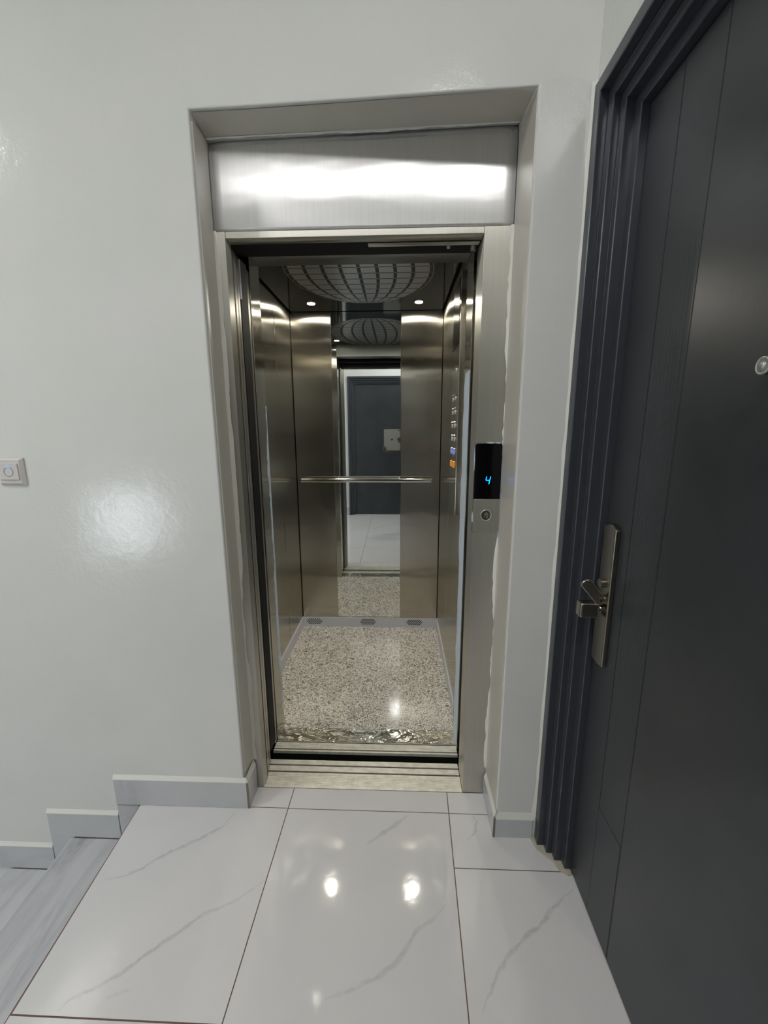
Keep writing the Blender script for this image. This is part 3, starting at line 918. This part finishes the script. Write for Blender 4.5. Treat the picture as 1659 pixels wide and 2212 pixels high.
# protective film remains on the posts
rough_strip('protective_film', [(0.2625, 1.606, 0.003), (0.2625, 1.606, 1.62)], (0, 1, 0), (-1, 0, 0), 0.105, 0.134, M_LILAC, 80, 21, th=0.0012, label='pale blue protective film peeling down the right car post', cat='film')
rough_strip('protective_film', [(-0.5515, 1.733, 0.10), (-0.5515, 1.733, 1.50)], (0, -1, 0), (1, 0, 0), 0.006, 0.030, M_LILAC, 80, 22, th=0.0012, label='torn strip of pale film on the left car post', cat='film')

# ------------------------------------------------------------------ call panel on the right jamb
M_GAP_SHADE = mat('panel_gap_shade', (0.02, 0.02, 0.02), 0.6)[0]  # near-black colour for the shade round the call panel
cp = empty('call_panel', (0.296, YF, 1.20)); tag(cp, 'lift call panel with black display and a round button on the right jamb', 'call panel')
def rrect(x0, x1, z0, z1, r, y, corners=(1, 1, 1, 1), n=6):
    pts = []
    for (cx, cz, a0, on) in ((x1, z0, -90, corners[0]), (x1, z1, 0, corners[1]), (x0, z1, 90, corners[2]), (x0, z0, 180, corners[3])):
        if not on: pts.append((cx, y, cz)); continue
        ox = cx - r if cx == x1 else cx + r
        oz = cz + r if cz == z0 else cz - r
        for i in range(n + 1):
            a = math.radians(a0 + 90 * i / n)
            pts.append((ox + r * math.cos(a), y, oz + r * math.sin(a)))
    return pts
PX0, PX1 = 0.2515, 0.3385
mb = MB(); mb.extrude(rrect(PX0 - 0.0012, PX1 + 0.0012, 1.0548, 1.3582, 0.009, YF - 0.0004), (0, -0.0035, 0)); place(mb.build('shadow_rim', M_GAP_SHADE), cp)  # dark sheet, slightly oversize, painted in as a shadow rim round the panel
mb = MB(); mb.extrude(rrect(PX0, PX1, 1.056, 1.173, 0.008, YF - 0.0005, (1, 0, 0, 1)), (0, -0.009, 0)); o = mb.build('faceplate', M_PLATE, bevel=0.001); place(o, cp)
mb = MB(); mb.extrude(rrect(PX0, PX1, 1.1735, 1.357, 0.008, YF - 0.0005, (0, 1, 1, 0)), (0, -0.009, 0)); o = mb.build('display', M_DISPLAY, bevel=0.001); place(o, cp)
yb = YF - 0.0098
def stroke(mb, a, c, wd):
    a, c = Vector(a), Vector(c); d = (c - a).normalized(); n = Vector((-d.y, d.x)) * wd / 2
    e = d * wd * 0.35
    P = [a - e + n * .4, a + n, c + n, c + e + n * .4, c + e - n * .4, c - n, a - n, a - e - n * .4]
    mb.extrude([(p.x, yb, p.y) for p in P], (0, -0.0006, 0))
mb = MB()
cx_, cz_ = 0.2955, 1.2365
def T(u, v): return (cx_ + u * 0.001 + v * 0.00018, cz_ + v * 0.001)
stroke(mb, T(-6.5, 12), T(-6.5, 1.5), 0.0025)
stroke(mb, T(-5.5, 0), T(5.5, 0), 0.0025)
stroke(mb, T(6.5, 12), T(6.5, 1.5), 0.0025)
stroke(mb, T(6.5, -1.5), T(6.0, -12), 0.0025)
o = mb.build('floor_number', M_BLUE); place(o, cp)
mb = MB(); mb.cyl((0.2945, YF - 0.0095, 1.1185), (0, -1, 0), 0.0178, 0.003, n=32); mb.torus((0.2945, YF - 0.0125, 1.1185), (0, 1, 0), 0.0178, 0.0012)
o = mb.build('call_button', M_CHROME, smooth=True); place(o, cp)
mb = MB(); yb = YF - 0.0128
mb.torus((0.2945, yb, 1.1225), (0, 1, 0), 0.0048, 0.0008, n=20, k=6); mb.cyl((0.2945, yb, 1.1225), (0, -1, 0), 0.0020, 0.0006, n=14)
stroke(mb, (0.2900, 1.1165), (0.2885, 1.1095), 0.0016); stroke(mb, (0.2925, 1.1160), (0.2950, 1.1125), 0.0016); stroke(mb, (0.2940, 1.1105), (0.2990, 1.1105), 0.0014); stroke(mb, (0.2990, 1.1165), (0.3005, 1.1105), 0.0014)
o = mb.build('emblem', M_ETCH); place(o, cp); o['label'] = 'engraved emblem on the button'
# putty blobs around the call panel
mb = MB(); rnd = random.Random(31)
for (x, z, a, c) in [(0.300, 1.3595, 0.016, 0.003), (0.325, 1.3590, 0.010, 0.002), (0.3405, 1.345, 0.003, 0.03), (0.3405, 1.25, 0.003, 0.05), (0.3405, 1.15, 0.003, 0.05), (0.3395, 1.07, 0.003, 0.03), (0.2500, 1.11, 0.0022, 0.02), (0.2500, 1.30, 0.0014, 0.05)]:
    mb.extrude([(x + a * math.cos(q) * rnd.uniform(.6, 1.1), YF - 0.0006, z + c * math.sin(q) * rnd.uniform(.6, 1.1)) for q in [2 * math.pi * i / 14 for i in range(14)]], (0, -0.004, 0))
o = mb.build('putty', M_LILAC, bevel=0.001); place(o, cp); o['kind'] = 'stuff'; o['label'] = 'pale bluish putty squeezed out round the edge'

# ------------------------------------------------------------------ light switch
sw = empty('light_switch', (-1.255, WL, 1.274)); tag(sw, 'white wall switch with a blue ring left of the lift', 'switch')
mb = MB(); bm = mb.bm
def sq_(x0, x1, z0, z1, y): return [bm.verts.new((x, y, z)) for x, z in ((x0, z0), (x1, z0), (x1, z1), (x0, z1))]
A = sq_(-1.300, -1.212, 1.230, 1.318, WL - 0.0005); B = sq_(-1.300, -1.212, 1.230, 1.318, WL - 0.004); C = sq_(-1.294, -1.222, 1.236, 1.312, WL - 0.010)
for P, Q in ((A, B), (B, C)):
    for k in range(4): bm.faces.new([P[k], P[(k+1) % 4], Q[(k+1) % 4], Q[k]])
bm.faces.new(C); bm.faces.new(A[::-1])
o = mb.build('plate', M_WHITEPL, bevel=0.0015); place(o, sw)
mb = MB(); mb.box((-1.290, WL - 0.0135, 1.248), (-1.227, WL - 0.009, 1.300)); o = mb.build('rocker', M_WHITEPL, bevel=0.001); place(o, sw)
mb = MB(); mb.torus((-1.258, WL - 0.0136, 1.274), (0, 1, 0), 0.0150, 0.0009, mi=0); o = mb.build('ring', M_RING, smooth=True); place(o, sw); o['label'] = 'thin blue ring'
mb = MB(); mb.box((-1.265, WL - 0.0145, 1.2875), (-1.251, WL - 0.0133, 1.2905)); o = mb.build('indicator_light', M_RINGLIT); place(o, sw)

# ------------------------------------------------------------------ lamps and stair window
def ceiling_lamp(x, y, r, m, label):
    t = empty('ceiling_lamp', (x, y, H_CEIL)); tag(t, label, 'lamp')
    mb = MB(); mb.cyl((x, y, H_CEIL - 0.03), (0, 0, 1), r + 0.02, 0.03, n=48); place(mb.build('housing', M_WHITEPL, smooth=True), t)
    mb = MB(); mb.cyl((x, y, H_CEIL - 0.036), (0, 0, 1), r, 0.006, n=48); place(mb.build('diffuser', m), t)
ceiling_lamp(0.02, -0.42, 0.155, M_LAMP, 'round flush ceiling lamp above the landing, reflected in the lintel')
ceiling_lamp(-2.6, 0.2, 0.20, M_LAMP2, 'round flush ceiling lamp over the stairwell')
wn = empty('window_1', (-2.75, YB, 0.18)); tag(wn, kind='structure')
mb = MB(); mb.box((-3.05, YB - 0.10, 0.18), (-2.45, YB - 0.09, 0.88)); place(mb.build('pane', M_WIN), wn)
mb = MB()
for a, c in (((-3.05, 0.18), (-3.01, 0.88)), ((-2.49, 0.18), (-2.45, 0.88)), ((-3.05, 0.18), (-2.45, 0.22)), ((-3.05, 0.84), (-2.45, 0.88)), ((-2.77, 0.18), (-2.73, 0.88))):
    mb.box((a[0], YB - 0.09, a[1]), (c[0], YB - 0.04, c[1]))
place(mb.build('window_frame', M_WHITEPL), wn)

# ------------------------------------------------------------------ the photographer and the tablet (seen in the mirror)
tb = empty('tablet_computer', (-0.095, -0.012, 1.14)); tag(tb, 'silver tablet computer held up in front of the dark door, seen in the mirror', 'tablet')
mb = MB(); mb.extrude(rrect(-0.200, 0.014, 1.140, 1.418, 0.014, -0.0165), (0, 0.006, 0)); place(mb.build('case', M_TABLET, bevel=0.001), tb)
mb = MB(); mb.extrude(rrect(-0.196, 0.010, 1.144, 1.414, 0.012, -0.0168), (0, -0.0006, 0)); place(mb.build('screen', M_DISPLAY), tb)
mb = MB(); mb.cyl((0.0, -0.0105, 1.400), (0, 1, 0), 0.0075, 0.003); mb.cyl((-0.018, -0.0105, 1.400), (0, 1, 0), 0.0045, 0.002); place(mb.build('camera_lens', M_BLACK, smooth=True), tb)
mb = MB(); mb.sphere((-0.093, -0.0105, 1.282), 0.012, 1, 0.06, 1.05); mb.extrude([(-0.092, -0.0103, 1.297), (-0.087, -0.0103, 1.303), (-0.085, -0.0103, 1.300), (-0.089, -0.0103, 1.295)], (0, 0.0006, 0)); place(mb.build('logo', M_DARK, smooth=True), tb)

ps = empty('person', (0.27, -0.50, 0)); tag(ps, 'person in dark clothes holding up a tablet, reflected in the lift mirror', 'person')
def skin(name, verts, edges, m, sub_=2, root=0):
    me = bpy.data.meshes.new(name)
    me.from_pydata([v[:3] for v in verts], edges, [])
    o = finish(name, me, m)
    md = o.modifiers.new('skin', 'SKIN')
    for i, v in enumerate(verts):
        r = v[3] if isinstance(v[3], tuple) else (v[3], v[3])
        me.skin_vertices[0].data[i].radius = r
        me.skin_vertices[0].data[i].use_root = (i == root)
    md.use_smooth_shade = True
    s = o.modifiers.new('sub', 'SUBSURF'); s.levels = sub_; s.render_levels = sub_
    return place(o, ps)
PXc, PYc = 0.27, -0.50
V = [(PXc, PYc, 0.95, (.135, .10)), (PXc, PYc + .01, 1.10, (.125, .09)), (PXc, PYc + .01, 1.25, (.145, .10)), (PXc, PYc, 1.37, (.125, .085)), (PXc, PYc, 1.45, .052), (PXc - .01, PYc + .02, 1.52, .055),
     (PXc - .015, PYc + .035, 1.585, (.072, .088)), (PXc - .015, PYc + .03, 1.655, (.070, .085)), (PXc - .015, PYc + .02, 1.70, .045),
     (PXc - .10, PYc, 1.375, .055), (PXc - .165, PYc + .03, 1.345, .048), (PXc - .155, PYc + .13, 1.13, .038), (0.06, -0.20, 1.16, .032), (-0.13, -0.075, 1.130, .024), (-0.188, -0.045, 1.150, (.035, .018)),
     (PXc + .10, PYc, 1.375, .055), (PXc + .165, PYc + .03, 1.345, .048), (PXc + .165, PYc + .15, 1.14, .038), (0.19, -0.16, 1.22, .030), (0.062, -0.045, 1.260, .025), (0.028, -0.030, 1.275, (.035, .018)),
     (PXc - .085, PYc, 0.88, .085), (PXc - .09, PYc + .02, 0.50, .056), (PXc - .09, PYc - .01, 0.28, .052), (PXc - .09, PYc - .02, 0.09, .036), (PXc - .095, PYc + .03, 0.045, (.04, .035)), (PXc - .10, PYc + .12, 0.03, (.042, .024)),
     (PXc + .085, PYc, 0.88, .085), (PXc + .09, PYc + .02, 0.50, .056), (PXc + .09, PYc - .01, 0.28, .052), (PXc + .09, PYc - .02, 0.09, .036), (PXc + .095, PYc + .03, 0.045, (.04, .035)), (PXc + .10, PYc + .12, 0.03, (.042, .024))]
Eg = [(0,1),(1,2),(2,3),(3,4),(4,5),(5,6),(6,7),(7,8),(3,9),(9,10),(10,11),(11,12),(12,13),(13,14),(3,15),(15,16),(16,17),(17,18),(18,19),(19,20),(0,21),(21,22),(22,23),(23,24),(24,25),(25,26),(0,27),(27,28),(28,29),(29,30),(30,31),(31,32)]
# fingers: (root, knuckle, tip) chains joined on the palms
def fingers(palm, chains):
    for ch in chains:
        prev = palm
        for (x, y, z, r) in ch:
            V.append((x, y, z, r)); Eg.append((prev, len(V) - 1)); prev = len(V) - 1
fingers(14, [[(-0.210, -0.030, 1.180, .009), (-0.215, -0.006, 1.184, .0085), (-0.192, -0.001, 1.186, .008), (-0.176, -0.001, 1.187, .007)],
             [(-0.212, -0.030, 1.163, .009), (-0.217, -0.004, 1.164, .0085), (-0.190, 0.000, 1.166, .008), (-0.168, 0.000, 1.167, .007)],
             [(-0.211, -0.030, 1.146, .009), (-0.214, -0.006, 1.145, .0085), (-0.190, -0.001, 1.147, .008), (-0.172, -0.001, 1.148, .007)],
             [(-0.205, -0.030, 1.130, .008), (-0.205, -0.008, 1.127, .0075), (-0.186, -0.001, 1.132, .007), (-0.176, -0.001, 1.141, .006)],
             [(-0.175, -0.036, 1.180, .010), (-0.168, -0.030, 1.200, .0095), (-0.165, -0.027, 1.222, .008)]])
fingers(20, [[(0.034, -0.018, 1.303, .009), (0.028, -0.002, 1.303, .0085), (0.006, -0.001, 1.302, .008), (-0.016, -0.001, 1.301, .007)],
             [(0.036, -0.016, 1.285, .009), (0.029, -0.001, 1.285, .0085), (0.003, 0.000, 1.284, .008), (-0.026, 0.000, 1.283, .007)],
             [(0.036, -0.016, 1.267, .009), (0.029, -0.001, 1.267, .0085), (0.004, 0.000, 1.266, .008), (-0.022, 0.000, 1.265, .007)],
             [(0.034, -0.018, 1.250, .008), (0.028, -0.003, 1.249, .0075), (0.008, -0.001, 1.249, .007), (-0.010, -0.001, 1.249, .006)],
             [(0.010, -0.034, 1.300, .010), (0.000, -0.029, 1.318, .0095), (-0.006, -0.026, 1.336, .008)]])
body = skin('body', V, Eg, M_SKIN, 2)
# shirt and trousers follow the body a little outside it
sv = [(PXc, PYc, 0.98, (.148, .112)), (PXc, PYc + .01, 1.10, (.138, .102)), (PXc, PYc + .01, 1.25, (.156, .112)), (PXc, PYc, 1.37, (.135, .096)), (PXc, PYc, 1.43, (.066, .064)),
      (PXc - .10, PYc, 1.375, .066), (PXc - .165, PYc + .03, 1.345, .058), (PXc - .155, PYc + .13, 1.13, .048), (0.075, -0.215, 1.158, .043),
      (PXc + .10, PYc, 1.375, .066), (PXc + .165, PYc + .03, 1.345, .058), (PXc + .165, PYc + .15, 1.14, .048), (0.20, -0.175, 1.215, .041)]
skin('shirt', sv, [(0,1),(1,2),(2,3),(3,4),(3,5),(5,6),(6,7),(7,8),(3,9),(9,10),(10,11),(11,12)], M_SHIRT)
tv = [(PXc, PYc, 0.97, (.142, .108)), (PXc - .085, PYc, 0.86, .096), (PXc - .09, PYc + .02, 0.50, .070), (PXc - .09, PYc - .01, 0.28, .066), (PXc - .09, PYc - .015, 0.10, .062),
      (PXc + .085, PYc, 0.86, .096), (PXc + .09, PYc + .02, 0.50, .070), (PXc + .09, PYc - .01, 0.28, .066), (PXc + .09, PYc - .015, 0.10, .062)]
skin('trousers', tv, [(0,1),(1,2),(2,3),(3,4),(0,5),(5,6),(6,7),(7,8)], M_TROUSER)
for s_ in (-1, 1):
    x = PXc + s_ * .093
    mb = MB(); mb.sphere((x, PYc + .02, 0.048), 0.05, 0.95, 1.25, 0.9); mb.sphere((x + s_ * .005, PYc + .105, 0.036), 0.045, 0.95, 1.4, 0.78)
    place(mb.build('shoe', M_SHOE, smooth=True), ps)
hx, hy = PXc - .015, PYc + .03
mb = MB(); mb.sphere((hx, hy - .022, 1.665), 0.098, 0.84, 0.96, 0.98); place(mb.build('hair', M_HAIR, smooth=True), ps)
mb = MB(); mb.extrude([(hx - .007, hy + .085, 1.615), (hx + .007, hy + .085, 1.615), (hx + .013, hy + .112, 1.588), (hx, hy + .118, 1.586), (hx - .013, hy + .112, 1.588)], (0, -0.03, 0))
place(mb.build('nose', M_SKIN, bevel=0.004), ps)
for s_ in (-1, 1):
    mb = MB(); mb.sphere((hx + s_ * .080, hy, 1.612), 0.026, 0.35, 0.7, 1.2); place(mb.build('ear', M_SKIN, smooth=True), ps)
    mb = MB(); mb.sphere((hx + s_ * .031, hy + .083, 1.622), 0.011, 1, 0.8, 0.7); place(mb.build('eye', M_LENS, smooth=True), ps)
mb = MB(); mb.sphere((hx, hy + .086, 1.558), 0.022, 1, 0.4, 0.28); place(mb.build('lips', mat('lips', (0.22, 0.08, 0.07), 0.4)[0], smooth=True), ps)
